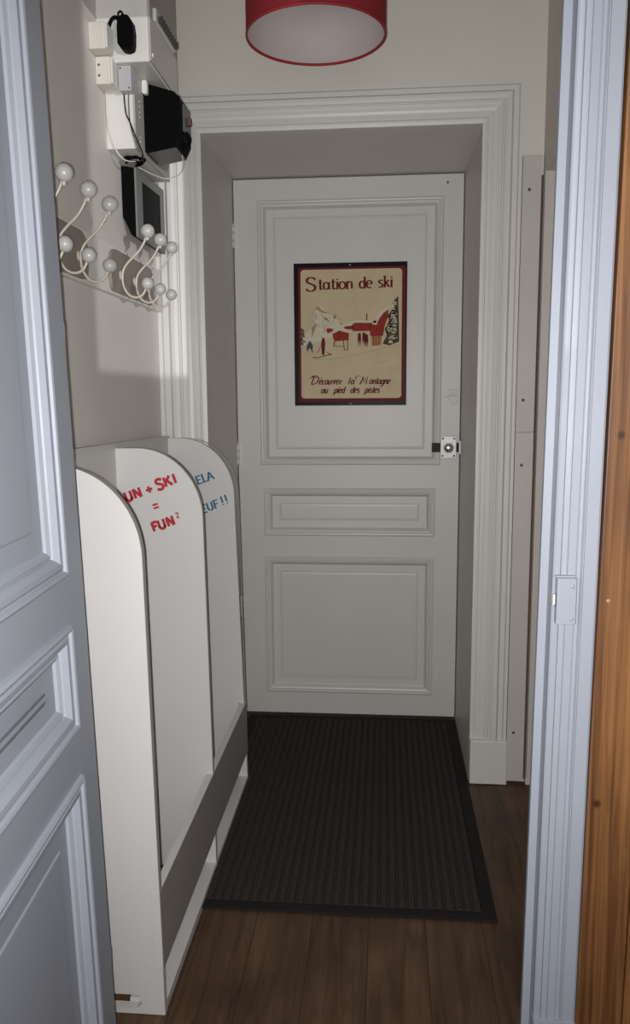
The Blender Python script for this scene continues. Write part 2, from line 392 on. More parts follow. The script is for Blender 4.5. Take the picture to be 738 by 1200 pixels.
# rim bolt on the door
la = MB().box(.198, .254, YD-.006, YD, .972, 1.051).build('bolt_plate', MT['steel'], door1, bevel=.0015); la['label'] = 'light metal square bolt plate'
for sx in (.206, .246):
    for sz in (.981, 1.042):
        MB().lathe([(0, -.002), (.003, -.0015), (.0036, 0)], (sx, YD-.006, sz), 'y', 12).build('screw', MT['screw'], la)
MB().box(.168, .198, YD-.010, YD, .994, 1.027).build('bolt', MT['dark_steel'], la, bevel=.001)
MB().box(.254, .275, YD-.010, YD-.0005, .994, 1.027).build('bolt', MT['dark_steel'], la, bevel=.001)
kb = MB().lathe([(0, -.026), (.010, -.0255), (.0155, -.021), (.0175, -.015), (.015, -.009), (.011, -.006), (.011, 0)], (.2257, YD-.006, 1.010), 'y', 28)
kb.build('knob', MT['chrome'], la)
kp = MB(); kp.box(.262, .268, YD-.016, YD-.001, .988, 1.034); kp.build('bolt_keeper', MT['steel'], door1, bevel=.001)
# ghost of an old lock painted over
b = MB()
T = lambda u, v, h: (u, YD+h, v)
for pl in ([(.227, 1.212), (.259, 1.212), (.259, 1.176), (.227, 1.176), (.227, 1.212)], [(.229, 1.193), (.258, 1.193)], [(.232, 1.172), (.236, 1.164), (.244, 1.161), (.252, 1.165), (.255, 1.172)], [(.212, 1.187), (.225, 1.187)]):
    b.tube([(p[0], YD-.0002, p[1]) for p in pl], .0013, 6)
b.tube([(p[0], YD-.0002, p[1]) for p in arc(.243, 1.196, .008, .008, 0, 360)], .0011, 6)
b.build('old_lock_outline', MT['door'], door1)
MB().lathe([(0, -.003), (.003, -.002), (.004, 0)], (.210, YD, 1.925-.02), 'y', 12).build('nail', MT['screw'], door1)

# ---- near door frame on the right: pale blue jamb + moulded architrave (slightly out of plumb)
LEAN = .008
def lean(o, z0=1.0, k=LEAN):
    for v in o.data.vertices: v.co.x += (v.co.z-z0)*k
    return o
jb = [(.2440, 1.290), (.2440, 1.250), (.2560, 1.250), (.2560, 1.222), (.262, 1.222), (.262, 1.262), (.300, 1.262), (.300, 1.290)]
jb = [(.2440, 1.262), (.2440, 1.250), (.2565, 1.250), (.2565, 1.222), (.300, 1.222), (.300, 1.262)]
lean(MB().poly(jb, 0, 2.06, 'z').build('trim_7', MT['blue'], kind=st))
# profile in (x, y)
ap = [(.2555, 1.224), (.2555, 1.212), (.2580, 1.210), (.2640, 1.210), (.2648, 1.213), (.2660, 1.213), (.2668, 1.209), (.2740, 1.2085), (.2747, 1.211), (.2756, 1.211), (.2764, 1.2085),
      (.2880, 1.2085), (.2890, 1.2115), (.2915, 1.2130), (.2950, 1.2115), (.2975, 1.2065), (.2985, 1.2065), (.2990, 1.2035), (.3170, 1.2035), (.3200, 1.2055), (.3210, 1.224)]
arch = lean(MB().poly(ap, .178, 2.15, 'z').build('trim_8', MT['blue'], kind=st))
pb = [(.2545, 1.224), (.2545, 1.2075), (.2565, 1.205), (.2960, 1.2035), (.3000, 1.200), (.3195, 1.200), (.3215, 1.203), (.3215, 1.224)]
lean(MB().poly(pb, 0.001, .180, 'z').build('plinth_block', MT['blue'], arch, bevel=.002))
# head of the near frame (above the view) and left jamb (behind the leaf)
MB().box(-.63, .30, 1.2035, 1.262, 2.06, 2.15).build('trim_9', MT['blue'], kind=st)
MB().box(-.625, -.592, 1.215, 1.325, 0, 2.06).build('trim_10', MT['blue'], kind=st)
# lock keeper screwed on the frame
kz0, kz1 = .849, .920
kx = .2585
lk = thing('lock_keeper', 'small pale blue painted lock keeper box screwed on the right door frame', 'lock keeper', (.274, 1.2035, kz0))
b = MB(); b.poly([(kx, 1.222), (kx, 1.198), (kx+.002, 1.196), (kx+.0285, 1.196), (kx+.0295, 1.198), (kx+.0295, 1.2085)], kz0, kz1, 'z')
b.build('case', MT['blue'], lk, bevel=.001)
MB().box(kx-.0015, kx+.028, 1.2005, 1.2085, kz1, kz1+.003).build('paint_ridge', MT['blue'], lk, bevel=.001)
b = MB(); b.box(kx-.0045, kx, 1.202, 1.217, .878, .894); b.build('strike', MT['white_plastic'], lk, bevel=.0005)
MB().box(kx-.0008, kx+.0002, 1.1985, 1.2025, .876, .896).build('bolt_slot', MT['black_plastic'], lk)
for z in (.908, .858):
    MB().lathe([(0, -.0022), (.002, -.002), (.0035, 0)], (kx+.0225, 1.196, z), 'y', 14).build('screw', MT['blue'], lk)

# ---- pine boards right of the frame
def pine_board(name, x0, x1, label):
    o = MB().box(x0, x1, 1.198, 1.244, 0, 2.45).build(name, MT['pine'], bevel=.0015)
    lean(o, 1.0, .0105); tag(o, label, 'wood board', 'pine boards on the wall')
    return o
p1 = pine_board('pine_board', .3222, .3935, 'knotty orange pine board right beside the pale blue door frame')
p2 = pine_board('pine_board', .3950, .49, 'sliver of second pine board at the lower right edge of the photo')
for (x, z, r) in ((.3345, .886, .0032),):
    MB().lathe([(0, -.0012), (r*.7, -.001), (r, 0)], (x, 1.198, z), 'y', 12).build('nail_head', MT['nail'], p1)

# ---- near door leaf, pale blue, opened along the left
leaf_root = bpy.data.objects.new('door_2', None)
hx, hy = -.447, 1.198
def LT(s, z, h):            # s from the hinge towards the camera, h = depth into the leaf
    return (hx - .0263*z + .073*s - h, hy - s - .073*h, z)
LW = .76
def leaf_poly(outer, holes, h0, h1):
    loops = [outer]+holes
    tri = tessellate_polygon([[Vector((p[0], p[1], 0)) for p in l] for l in loops]); flat = [p for l in loops for p in l]; n = len(flat)
    vs = [LT(p[0], p[1], h0) for p in flat]+[LT(p[0], p[1], h1) for p in flat]
    fs = [tuple(t) for t in tri]+[tuple(i+n for i in reversed(t)) for t in tri]; k = 0
    for l in loops:
        m = len(l)
        for i in range(m): j = (i+1) % m; fs.append((k+i, k+j, k+j+n, k+i+n))
        k += m
    return MB().add(vs, fs)
lp = [(.081, LW-.09, .931, 1.96), (.081, LW-.09, .697, .860), (.080, LW-.09, .12, .624)]
door2 = leaf_poly([(0, .012), (LW, .012), (LW, 2.05), (0, 2.05)], [[(p[0], p[2]), (p[1], p[2]), (p[1], p[3]), (p[0], p[3])] for p in lp], 0, .034).build('door_2', MT['blue'], kind=st)
tag(door2, 'pale blue grey panelled door standing open along the left')
for (s0, s1, z0, z1) in lp:
    pr = [(0, 0), (.001, -.005), (.005, -.0075), (.009, -.006), (.011, -.002), (.013, -.0015), (.017, -.004), (.024, -.003), (.031, .004), (.033, .008), (.035, .008), (.037, .0055), (.043, .009), (.046, .013),
          (.078, .0135), (.081, .0118), (.085, .0115), (.09, .0115)]
    MB().rings(s0, s1, z0, z1, pr, LT).build('door_panel', MT['blue'], door2)
for z in (.25, 1.28, 1.85):
    p = LT(-.004, z, .004)
    MB().lathe([(0, -.022), (.0032, -.022), (.0032, .022), (.002, .025), (0, .026)], p, 'z', 14).build('hinge', MT['blue'], door2)
ev = [LT(s_, z_, h_) for z_ in (.012, 2.05) for (s_, h_) in ((-.0025, .002), (0, .002), (0, .033), (-.0025, .033))]
MB().add(ev, [(0, 1, 2, 3), (4, 5, 6, 7), (0, 1, 5, 4), (1, 2, 6, 5), (2, 3, 7, 6), (3, 0, 4, 7)]).build('bare_edge', MT['brown_gap'], door2)['label'] = 'unpainted brown edge of the leaf'

# ============================================================ THINGS
# ---- door mat
dm = thing('door_mat', 'charcoal ribbed door mat with black rubber edge before the far door', 'door mat', (-.07, 2.285, 0))
mx0, mx1, my0, my1 = -.500, .264, 1.705, 2.858
bw = .032
b = MB(); z0, zt = .0005, .006
b.poly([(mx0, my0), (mx1, my0), (mx1, my1), (mx0, my1)], z0, zt, 'z', holes=[[(mx0+bw, my0+bw), (mx1-bw, my0+bw), (mx1-bw, my1-bw), (mx0+bw, my1-bw)]])
b.build('rubber_border', MT['rubber'], dm, bevel=.002)
pts = []; x = mx0+bw; n = 32; pitch = (mx1-mx0-2*bw)/n
for i in range(n):
    a = x+i*pitch
    pts += [(a, .0035), (a+pitch*.18, .0035), (a+pitch*.30, .0090), (a+pitch*.88, .0090)]
pts += [(mx1-bw, .0035), (mx1-bw, .0006), (mx0+bw, .0006)]
MB().poly(pts, my0+bw, my1-bw, 'y').build('carpet', MT['mat_carpet'], dm)

# ---- ski rack
rk = thing('ski_rack', 'white ski rack with three round-cornered dividers standing along the left wall', 'ski rack', (-.535, 1.86, 0))
XF, XBK, ZT, RR = -.418, -.634, 1.072, .150
RZ = .164
RS = -.0135            # the rack leans a touch towards the wall
def divider(y0, slot=False):
    zb = .0015 if slot else .0095
    out = [(XBK, zb), (XF, zb), (XF, .099), (XF-.016, .099), (XF-.016, .26), (XF, .26)]
    out += [(XF-RR+RR*math.cos(a), ZT-RZ+RZ*math.sin(a)) for a in [PI/2*i/18 for i in range(19)]]
    out += [(XBK, ZT)]
    holes = []
    if slot:
        holes = [[(-.61, .014), (-.474, .014), (-.464, .022), (-.466, .042), (-.61, .042)]]
    o = MB().poly(out, y0, y0+.016, 'y', holes).build('divider', MT['white_melamine'], rk)
    lean(o, 0, RS)
    # edge banding following the curve
    e = []
    cur = [(XF, .2605)] + [(XF-RR+RR*math.cos(a), ZT-RZ+RZ*math.sin(a)) for a in [PI/2*i/18 for i in range(19)]] + [(XBK, ZT)]
    cur2 = [(XF+.0008, .2605)] + [(XF-RR+(RR+.0008)*math.cos(a), ZT-RZ+(RZ+.0008)*math.sin(a)) for a in [PI/2*i/18 for i in range(19)]] + [(XBK, ZT+.0008)]
    MB().poly(cur+cur2[::-1], y0+.0003, y0+.0157, 'y').build('edge_band', MT['edge'], o)
    lean(o.children[0], 0, RS)
    return o
dv1 = divider(1.375, True); dv2 = divider(1.86); dv3 = divider(2.330)
MB().poly([(1.376, .10), (2.346, .10), (2.346, 1.079), (1.376, 1.090)], -.6530, -.6360, 'x').build('back_board', MT['melamine_front'], rk)
lean(rk.children[-1], 0, RS)
fb = lean(MB().box(XF-.016, XF+.0005, 1.3745, 2.3465, .0995, .2595).build('front_board', MT['white_melamine'], rk, bevel=.0006), 0, RS)
lean(MB().box(XF+.0004, XF+.0013, 1.3760, 2.3455, .1000, .2590).build('grey_face', MT['side_shade'], fb), 0, RS)  # grey skin over the white board, its grazing shade put into the colour
MB().poly([(1.3915, .0015), (1.698, .0015), (1.698, .0095), (2.346, .0095), (2.346, .022), (1.3915, .022)], XF-.075, XF-.0005, 'x').build('base_rail', MT['white_melamine'], rk, bevel=.001)

# ---- stroke lettering
GL = {
 'a': [arc(.42, .47, .36, .47, 0, 360, 22), [(.80, .95), (.80, .1), (.98, 0)]], 'c': [arc(.45, .48, .40, .48, 50, 315, 18)],
 'd': [arc(.42, .47, .36, .47, 0, 360, 22), [(.80, 1.5), (.80, 0)]], 'e': [[(.08, .52), (.80, .56)]+arc(.44, .5, .38, .48, 10, 310, 20)],
 'g': [arc(.42, .47, .36, .47, 0, 360, 22), [(.80, .95), (.80, -.25)]+arc(.45, -.25, .35, .28, 0, -160, 10)], 'i': [[(.2, .96), (.2, 0)], [(.2, 1.22), (.2, 1.38)]],
 'k': [[(.16, 1.5), (.16, 0)], [(.72, .95), (.18, .42)], [(.34, .56), (.80, 0)]], 'l': [[(.2, 1.5), (.2, 0)]],
 'n': [[(.16, .96), (.16, 0)], [(.16, .66), (.30, .88), (.52, .97), (.72, .86), (.78, .62), (.78, 0)]], 'o': [arc(.46, .48, .40, .48, 0, 360, 24)],
 'p': [[(.16, .96), (.16, -.5)], arc(.52, .48, .36, .48, 0, 360, 22)], 'r': [[(.16, .96), (.16, 0)], [(.16, .62), (.34, .9), (.60, .92)]],
 's': [[(.66, .84), (.50, .96), (.30, .94), (.16, .78), (.22, .60), (.48, .46), (.66, .30), (.60, .08), (.38, .0), (.12, .10)]],
 't': [[(.34, 1.36), (.34, .15), (.46, .02), (.68, .10)], [(.04, .98), (.66, .98)]], 'u': [[(.14, .96), (.14, .32), (.30, .04), (.52, .04), (.78, .36)], [(.80, .96), (.80, 0)]],
 'v': [[(.08, .96), (.40, 0), (.76, .96)]], 'z': [[(.10, .94), (.70, .94), (.10, .02), (.72, .02)]], "'": [[(.1, 1.5), (.06, 1.2)]],
 'S': [[(.92, 1.22), (.70, 1.44), (.40, 1.46), (.16, 1.26), (.18, .96), (.46, .76), (.80, .56), (.90, .22), (.66, -.06), (.32, -.08), (.06, .16)]],
 'U': [[(.14, 1.45), (.14, .42)]+arc(.52, .42, .38, .40, 180, 360, 12)+[(.90, 1.45)]], 'N': [[(.14, 0), (.14, 1.45)], [(.14, 1.45), (.92, 0)], [(.92, 0), (.92, 1.45)]],
 'K': [[(.14, 1.45), (.14, 0)], [(.92, 1.45), (.20, .66)], [(.42, .86), (.98, 0)]], 'I': [[(.16, 1.45), (.16, 0)]], 'F': [[(.14, 1.45), (.14, 0)], [(.14, 1.36), (.84, 1.36)], [(.14, .74), (.72, .74)]],
 'E': [[(.14, 1.45), (.14, 0)], [(.14, 1.40), (.84, 1.40)], [(.14, .74), (.70, .74)], [(.14, .05), (.86, .05)]], 'L': [[(.14, 1.45), (.14, 0)], [(.14, .05), (.80, .05)]],
 'A': [[(.05, 0), (.52, 1.45)], [(.52, 1.45), (1.0, 0)], [(.26, .52), (.80, .52)]], '+': [[(.1, .7), (.9, .7)], [(.5, 1.08), (.5, .32)]], '=': [[(.1, .92), (.9, .92)], [(.1, .48), (.9, .48)]],
 '2': [[(.12, 1.12), (.28, 1.40), (.58, 1.42), (.76, 1.18), (.62, .80), (.12, .05), (.82, .05)]], '!': [[(.14, 1.45), (.14, .42)], [(.14, .16), (.14, 0)]],
 'D': [[(.22, 1.45), (.10, .05)], [(-.12, 1.22), (.05, 1.45), (.45, 1.48), (.86, 1.22), (.96, .74), (.72, .22), (.30, .0), (.0, .06)]],
 'M': [[(-.1, .1), (.06, 0), (.30, 1.45), (.52, .30), (1.0, 1.45), (1.06, .05), (1.2, .0)]],
}
AD = {'a': 1.02, 'c': .90, 'd': 1.0, 'e': .92, 'g': 1.0, 'i': .42, 'k': .9, 'l': .42, 'n': .98, 'o': .96, 'p': 1.0, 'r': .66, 's': .82, 't': .72, 'u': 1.0, 'v': .86, 'z': .82, 'S': 1.05, 'U': 1.12, 'N': 1.14, 'K': 1.06, 'I': .42, 'F': .96, 'E': 1.0, 'L': .92, 'A': 1.08, '+': 1.1, '=': 1.0, '2': .9, '!': .42, 'D': 1.1, 'M': 1.3, ' ': .55, 'x': .9}
def lettering(b, text, x, y, size, T, h, w, adv_scale=1.0, shear=0.0, rot=0.0, serif=0.0, sm=True, gap=None):
    """size = x-height; (x, y) baseline start in plane units; w = stroke width (or function of the direction)"""
    c, s_ = math.cos(rot), math.sin(rot); pen = 0.0; h0 = h; cnt = [0]
    for ch in text:
        if ch == ' ': pen += AD[' ']*adv_scale; continue
        for st_ in GL[ch]:
            pts = st_
            if sm and len(pts) > 3 and ch not in 'zNEMKF': pts = [tuple(p[:2]) for p in smooth([(q[0], q[1], 0) for q in pts], 3)]
            def tf(p):
                px = (pen+p[0]*adv_scale+shear*p[1])*size; py = p[1]*size
                return (x+px*c-py*s_, y+px*s_+py*c)
            segs = [[tf(p) for p in pts]]
            cnt[0] += 1; h = h0+2.5e-5*(cnt[0] % 7)
            for sg in segs: b.ribbon(sg, w, T, h)
            if serif and len(st_) == 2 and abs(st_[0][0]-st_[1][0]) < .02 and abs(st_[0][1]-st_[1][1]) > .4:
                for (qx, qy) in st_:
                    h += 1e-5; b.ribbon([tf((qx-serif, qy)), tf((qx+serif, qy))], (w(Vector((1, 0))) if callable(w) else w)*.8, T, h)
        pen += AD.get(ch, 1)*adv_scale
    return pen*size
# red stencil on the middle divider
Y2 = 1.86; Y3 = 2.330; T3 = lambda u, v, h: (u, Y3-h, v)
T2 = lambda u, v, h: (u, Y2-h, v)
ro = math.radians(19)
def stencil(par, m, T, w, chars, serif=0.0, wid=1.0, label=None):
    """one painted word: list of (char, x, z, x-height)"""
    b = MB()
    for (ch, x, z, sz) in chars: lettering(b, ch, x, z, sz, T, .0004, w, wid, 0, ro, serif)
    o = b.build('lettering', m, par)
    if label: o['label'] = label
RP, BP = MT['red_paint'], MT['blue_paint']
stencil(dv2, RP, T2, .0070, [('U', -.6140, .9440, .0160), ('N', -.5925, .9520, .0160)], 0, 1.16, 'red stencil letters UN')
stencil(dv2, RP, T2, .0062, [('+', -.5625, .9575, .0205)], 0, 1.0)
stencil(dv2, RP, T2, .0070, [('S', -.5372, .9735, .0160), ('K', -.5170, .9805, .0160), ('I', -.4945, .9890, .0160)], 0, 1.16, 'red stencil word SKI')
stencil(dv2, RP, T2, .0048, [('=', -.5470, .9200, .0180)], 0, .95)
stencil(dv2, RP, T2, .0070, [('F', -.5500, .8725, .0155), ('U', -.5350, .8775, .0155), ('N', -.5140, .8850, .0155)], 0, 1.14, 'red stencil word FUN')
stencil(dv2, RP, T2, .0030, [('2', -.4925, .9060, .0085)], 0, 1.0)
thin = lambda t: .0024+.0034*abs(t.y)
stencil(dv3, BP, T3, thin, [('E', -.5505, .9350, .0170), ('L', -.5330, .9412, .0170), ('A', -.5190, .9455, .0170)], .16, 1.2, 'blue stencil letters E LA')
stencil(dv3, BP, T3, thin, [('E', -.5372, .8480, .0170), ('U', -.5205, .8555, .0170), ('F', -.5000, .8635, .0170)], .16, 1.1, 'blue stencil letters EUF')
stencil(dv3, BP, T3, thin, [('!', -.4764, .8735, .0180), ('!', -.4640, .8785, .0180)], .10, 1.0, 'two blue stencil exclamation marks')

# ---- ski poster on the far door
PX0, PX1, PZ0, PZ1 = -.3165, .0765, 1.160, 1.649
YP = YD-.0035
ps = thing('ski_poster', 'vintage style ski resort sign with dark border hanging on the far door', 'wall sign', ((PX0+PX1)/2, YP, PZ0))
def rrect(x0, x1, z0, z1, r, n=6):
    pts = []
    for cx, cz, a0 in ((x1-r, z0+r, -90), (x1-r, z1-r, 0), (x0+r, z1-r, 90), (x0+r, z0+r, 180)):
        pts += [(cx+r*math.cos(math.radians(a0+90*i/n)), cz+r*math.sin(math.radians(a0+90*i/n))) for i in range(n+1)]
    return pts
MB().poly([(PX0, PZ0), (PX1, PZ0), (PX1, PZ1), (PX0, PZ1)], YP-.003, YP+.0105, 'y').build('sign_plate', MT['sign_black'], ps, bevel=.001)
def pp(u, v):                      # position inside the sign, from its own measured grid
    t = (v-75)/684.0; l = 100+9*t; r = 650-15*t
    return (PX0+(u-l)/(r-l)*(PX1-PX0), PZ1-(v-75)/684.0*(PZ1-PZ0))
YQ = YP-.0030
def lay(k): return YQ-.00025*k
def shape(b, pts, k):
    q = [pp(*p) for p in pts]
    tri = tessellate_polygon([[Vector((p[0], p[1], 0)) for p in q]])
    b.add([(p[0], lay(k), p[1]) for p in q], [tuple(t) for t in tri]); return b
def rr_layer(u0, u1, v0, v1, r, k):
    (x0, z1) = pp(u0, v0); (x1, z0) = pp(u1, v1); q = rrect(x0, x1, z0, z1, r)
    return MB().add([(p[0], lay(k), p[1]) for p in q], [tuple(range(len(q)))])
rr_layer(122, 628, 96, 740, .004, 1).build('border_line', MT['sign_red'], ps)
rr_layer(134, 612, 106, 724, .012, 2).build('printed_picture', MT['sign_cream'], ps)
TP = lambda u, v, h: (u, YQ-h, v)
def lstroke(b, pts, w, k):           # w in grid units
    s_ = (PX1-PX0)/540.0
    return b.ribbon([pp(*p) for p in pts], w*s_, TP, .00025*k)
# mountains and ground tones
b = MB()
shape(b, [(136, 470), (150, 420), (185, 390), (205, 310), (230, 270), (262, 310), (300, 330), (330, 375), (380, 360), (420, 372), (250, 440)], 3)
b.build('mountain_snow', MT['sign_snow'], ps)
b = MB()
for pts in ([(204, 288), (222, 280), (240, 298), (268, 312), (250, 314), (228, 304)], [(240, 330), (258, 334), (272, 350), (256, 346)], [(296, 318), (310, 322), (300, 344), (290, 336)], [(188, 384), (206, 358), (212, 372), (198, 410), (190, 430)], [(316, 354), (340, 364), (334, 372)]):
    shape(b, pts, 4)
for i in range(34):
    u = 180+random.random()*160; v = 300+random.random()*110; lstroke(b, [(u, v), (u+6+8*random.random(), v+8+10*random.random())], 2.6, 4)
lstroke(b, [(200, 535), (300, 532), (420, 510), (520, 485), (605, 470)], 2.2, 4)
lstroke(b, [(470, 560), (520, 552), (560, 540)], 2, 4)
b.build('mountain_shading', MT['ink_sepia'], ps)
# snow roofs, chalets
b = MB()
shape(b, [(478, 368), (492, 340), (520, 305), (560, 282), (566, 290), (530, 318), (508, 350), (500, 372)], 7)
shape(b, [(330, 372), (400, 348), (500, 352), (498, 362), (400, 360), (345, 380)], 7)
shape(b, [(262, 412), (318, 386), (380, 402), (372, 410), (320, 396), (275, 416)], 8)
b.build('snow_roof', MT['sign_snow'], ps)
b = MB()
shape(b, [(496, 352), (508, 322), (530, 300), (556, 290), (556, 330), (540, 372), (530, 424), (468, 424), (468, 352)], 5)
shape(b, [(385, 362), (402, 350), (410, 358), (470, 358), (470, 400), (385, 400)], 5)
shape(b, [(340, 378), (388, 372), (388, 392), (350, 390)], 5)
shape(b, [(290, 412), (322, 396), (368, 406), (366, 442), (300, 448), (292, 432)], 5)
shape(b, [(258, 388), (272, 384), (292, 388), (290, 410), (266, 412)], 5)
b.build('red_chalets', MT['ink_red'], ps)
b = MB()
lstroke(b, [(454, 316), (452, 358)], 5, 6); b.build('chalet_chimney', MT['ink_maroon'], ps); b = MB(); lstroke(b, [(298, 446), (296, 472)], 5, 6); lstroke(b, [(340, 440), (346, 492), (364, 488)], 4, 6); lstroke(b, [(362, 440), (360, 488)], 4, 6); lstroke(b, [(300, 470), (346, 474)], 3, 6); lstroke(b, [(322, 430), (318, 396)], 3, 6)
b.build('chalet_timber', MT['ink_maroon'], ps)
for (u, v) in ((418, 430), (440, 428), (452, 436)):
    b = MB(); shape(b, [(u-7, v-20), (u+6, v-20), (u+8, v+10), (u+3, v+46), (u-1, v+14), (u-6, v+44), (u-9, v+8)], 6).build('standing_figure', MT['ink_maroon'], ps)

b = MB()
shape(b, [(240, 430), (250, 430), (254, 458), (250, 512), (238, 512), (234, 458)], 6)
lstroke(b, [(192, 524), (215, 526), (285, 508)], 4, 6); lstroke(b, [(262, 500), (284, 514)], 3, 6); lstroke(b, [(232, 470), (216, 505)], 2.5, 6)
b.build('skier_figure', MT['ink_maroon'], ps)
b = MB()
shape(b, [(176, 446), (184, 446), (196, 470), (190, 498), (184, 478), (176, 478), (170, 500), (164, 470)], 6)
lstroke(b, [(162, 486), (178, 472), (196, 500)], 4, 6)
b.build('skier_figure', MT['ink_blue'], ps)
b = MB()
shape(b, [(474, 424), (524, 422), (520, 468), (476, 472)], 5)
b.build('timber_front', MT['ink_tan'], ps)
b = MB()
lstroke(b, [(484, 424), (484, 470)], 2.5, 6); lstroke(b, [(496, 424), (496, 470)], 2.5, 6); lstroke(b, [(508, 424), (508, 468)], 2.5, 6)
b.build('timber_posts', MT['ink_maroon'], ps)
# snowy fir at the right
b = MB(); random.seed(3)
shape(b, [(604, 236), (575, 268), (585, 285), (552, 330), (560, 350), (538, 395), (548, 420), (528, 462), (560, 470), (606, 452)], 5)
b.build('fir_tree', MT['ink_dark'], ps)
b = MB()
for i in range(10):
    v = 385+i*8; u0 = 138; lstroke(b, [(u0, v), (u0+6+random.random()*18, v+8)], 6, 4)
b.build('fir_branches', MT['ink_dark'], ps)
b = MB()
for i in range(46):
    v = 255+random.random()*200; L0 = 600-(v-236)*.30; u = L0+random.random()*(600-L0)
    if u > 588: u -= 12
    lstroke(b, [(u-8, v+5), (u, v), (u+10, v+6)], 5.5, 6)
b.build('fir_snow', MT['sign_snow'], ps)
# printed words, measured on the sign
s_u = (PX1-PX0)/540.0
b = MB()
wS = lambda t: (4+6*abs(t.y))*s_u
def word(txt, u, v, size_u, adv, w, shear=0, serif=0, rot=0):
    x, z = pp(u, v); lettering(b, txt, x, z, size_u*s_u, TP, .00025*6, w, adv, shear, rot, serif)
word('S', 158, 203, 40, 1.32, lambda t: (5+7*abs(t.y))*s_u, 0, 0)
word('tation', 219, 200, 34, 1.03, wS, 0, .22, .012)
word('de', 418, 197, 34, .98, wS, 0, .18, .012)
word('ski', 508, 194, 34, .98, wS, 0, .2, .012)
b.build('title_lettering', MT['ink_maroon'], ps)['label'] = 'maroon title lettering Station de ski'
b = MB(); wI = lambda t: (3.6+2.4*abs(t.y))*s_u
word('D', 185, 655, 27, 1.25, wI, .25); word('ecouvrez', 222, 655, 20, .78, wI, .3); word('l', 362, 655, 20, .8, wI, .3); word("a'", 374, 655, 20, .85, wI, .3); word('M', 418, 655, 24, 1.15, lambda t: 6.5*s_u, .3); word('ontagne', 461, 655, 20, .76, wI, .3)
lstroke(b, [(233, 630), (241, 622)], 3.5, 6)
word('au', 232, 698, 20, .82, wI, .3); word('pied', 294, 698, 20, .78, wI, .3); word('des', 372, 698, 20, .80, wI, .3); word('pistes', 440, 698, 20, .76, wI, .3)
lstroke(b, [(180, 625), (200, 618), (215, 622)], 3, 6); lstroke(b, [(395, 624), (412, 614), (425, 620)], 2.5, 6)
b.build('slogan_lettering', MT['ink_maroon'], ps)['label'] = 'maroon script lettering at the foot of the sign'
for v in (86, 750):
    (x, z) = pp(374, v)
    MB().lathe([(0, -.003), (.0022, -.0022), (.0032, 0)], (x, YP-.003, z), 'y', 12).build('nail', MT['steel'], ps)

# ---- pendant lamp
LX, LY, LZ, LR, LH = -.162, 1.985, 2.013, .1615, .215
lm = thing('pendant_lamp', 'red drum shade ceiling lamp with white lining above the hallway', 'ceiling lamp', (LX, LY, ZC))
MB().lathe([(LR-.0015, .002), (LR, .002), (LR, LH), (LR-.0015, LH), (LR-.0015, .002)], (LX, LY, LZ), 'z', 72).build('lamp_shade', MT['red_fabric'], lm)
MB().lathe([(LR-.0017, .003), (LR-.0017, LH-.001), (LR-.0026, LH-.001), (LR-.0026, .003), (LR-.0017, .003)], (LX, LY, LZ), 'z', 72).build('shade_lining', MT['lining'], lm)
MB().lathe([(LR-.0035, .0), (LR+.0008, .0), (LR+.0008, .005), (LR-.0035, .005), (LR-.0035, .0)], (LX, LY, LZ), 'z', 72).build('shade_hem', MT['red_hem'], lm)
b = MB()
for k in range(3):
    a = 2*PI*k/3+.4; b.tube([(LX+.02*math.cos(a), LY+.02*math.sin(a), LZ+LH-.03), (LX+(LR-.003)*math.cos(a), LY+(LR-.003)*math.sin(a), LZ+LH-.006)], .0015, 6)
b.lathe([(.018, -.002), (.022, -.002), (.022, .002), (.018, .002), (.018, -.002)], (LX, LY, LZ+LH-.03), 'z', 24)
b.build('spider_ring', MT['white_plastic'], lm)
MB().lathe([(0, .0), (.014, .0), (.017, .03), (.017, .055), (.006, .066), (0, .068)], (LX, LY, LZ+LH-.055), 'z', 24).build('socket', MT['white_plastic'], lm)
MB().lathe([(0, 0), (.014, .004), (.024, .018), (.025, .03), (.018, .05), (.013, .062), (0, .064)], (LX, LY, LZ+LH-.115), 'z', 28).build('bulb', MT['bulb'], lm)
MB().tube([(LX, LY, LZ+LH+.01), (LX, LY, ZC-.03)], .003, 8).build('cord', MT['white_plastic'], lm)
MB().lathe([(0, 0), (.05, 0), (.05, -.012), (.02, -.04), (0, -.042)], (LX, LY, ZC), 'z', 32).build('ceiling_rose', MT['white_plastic'], lm)

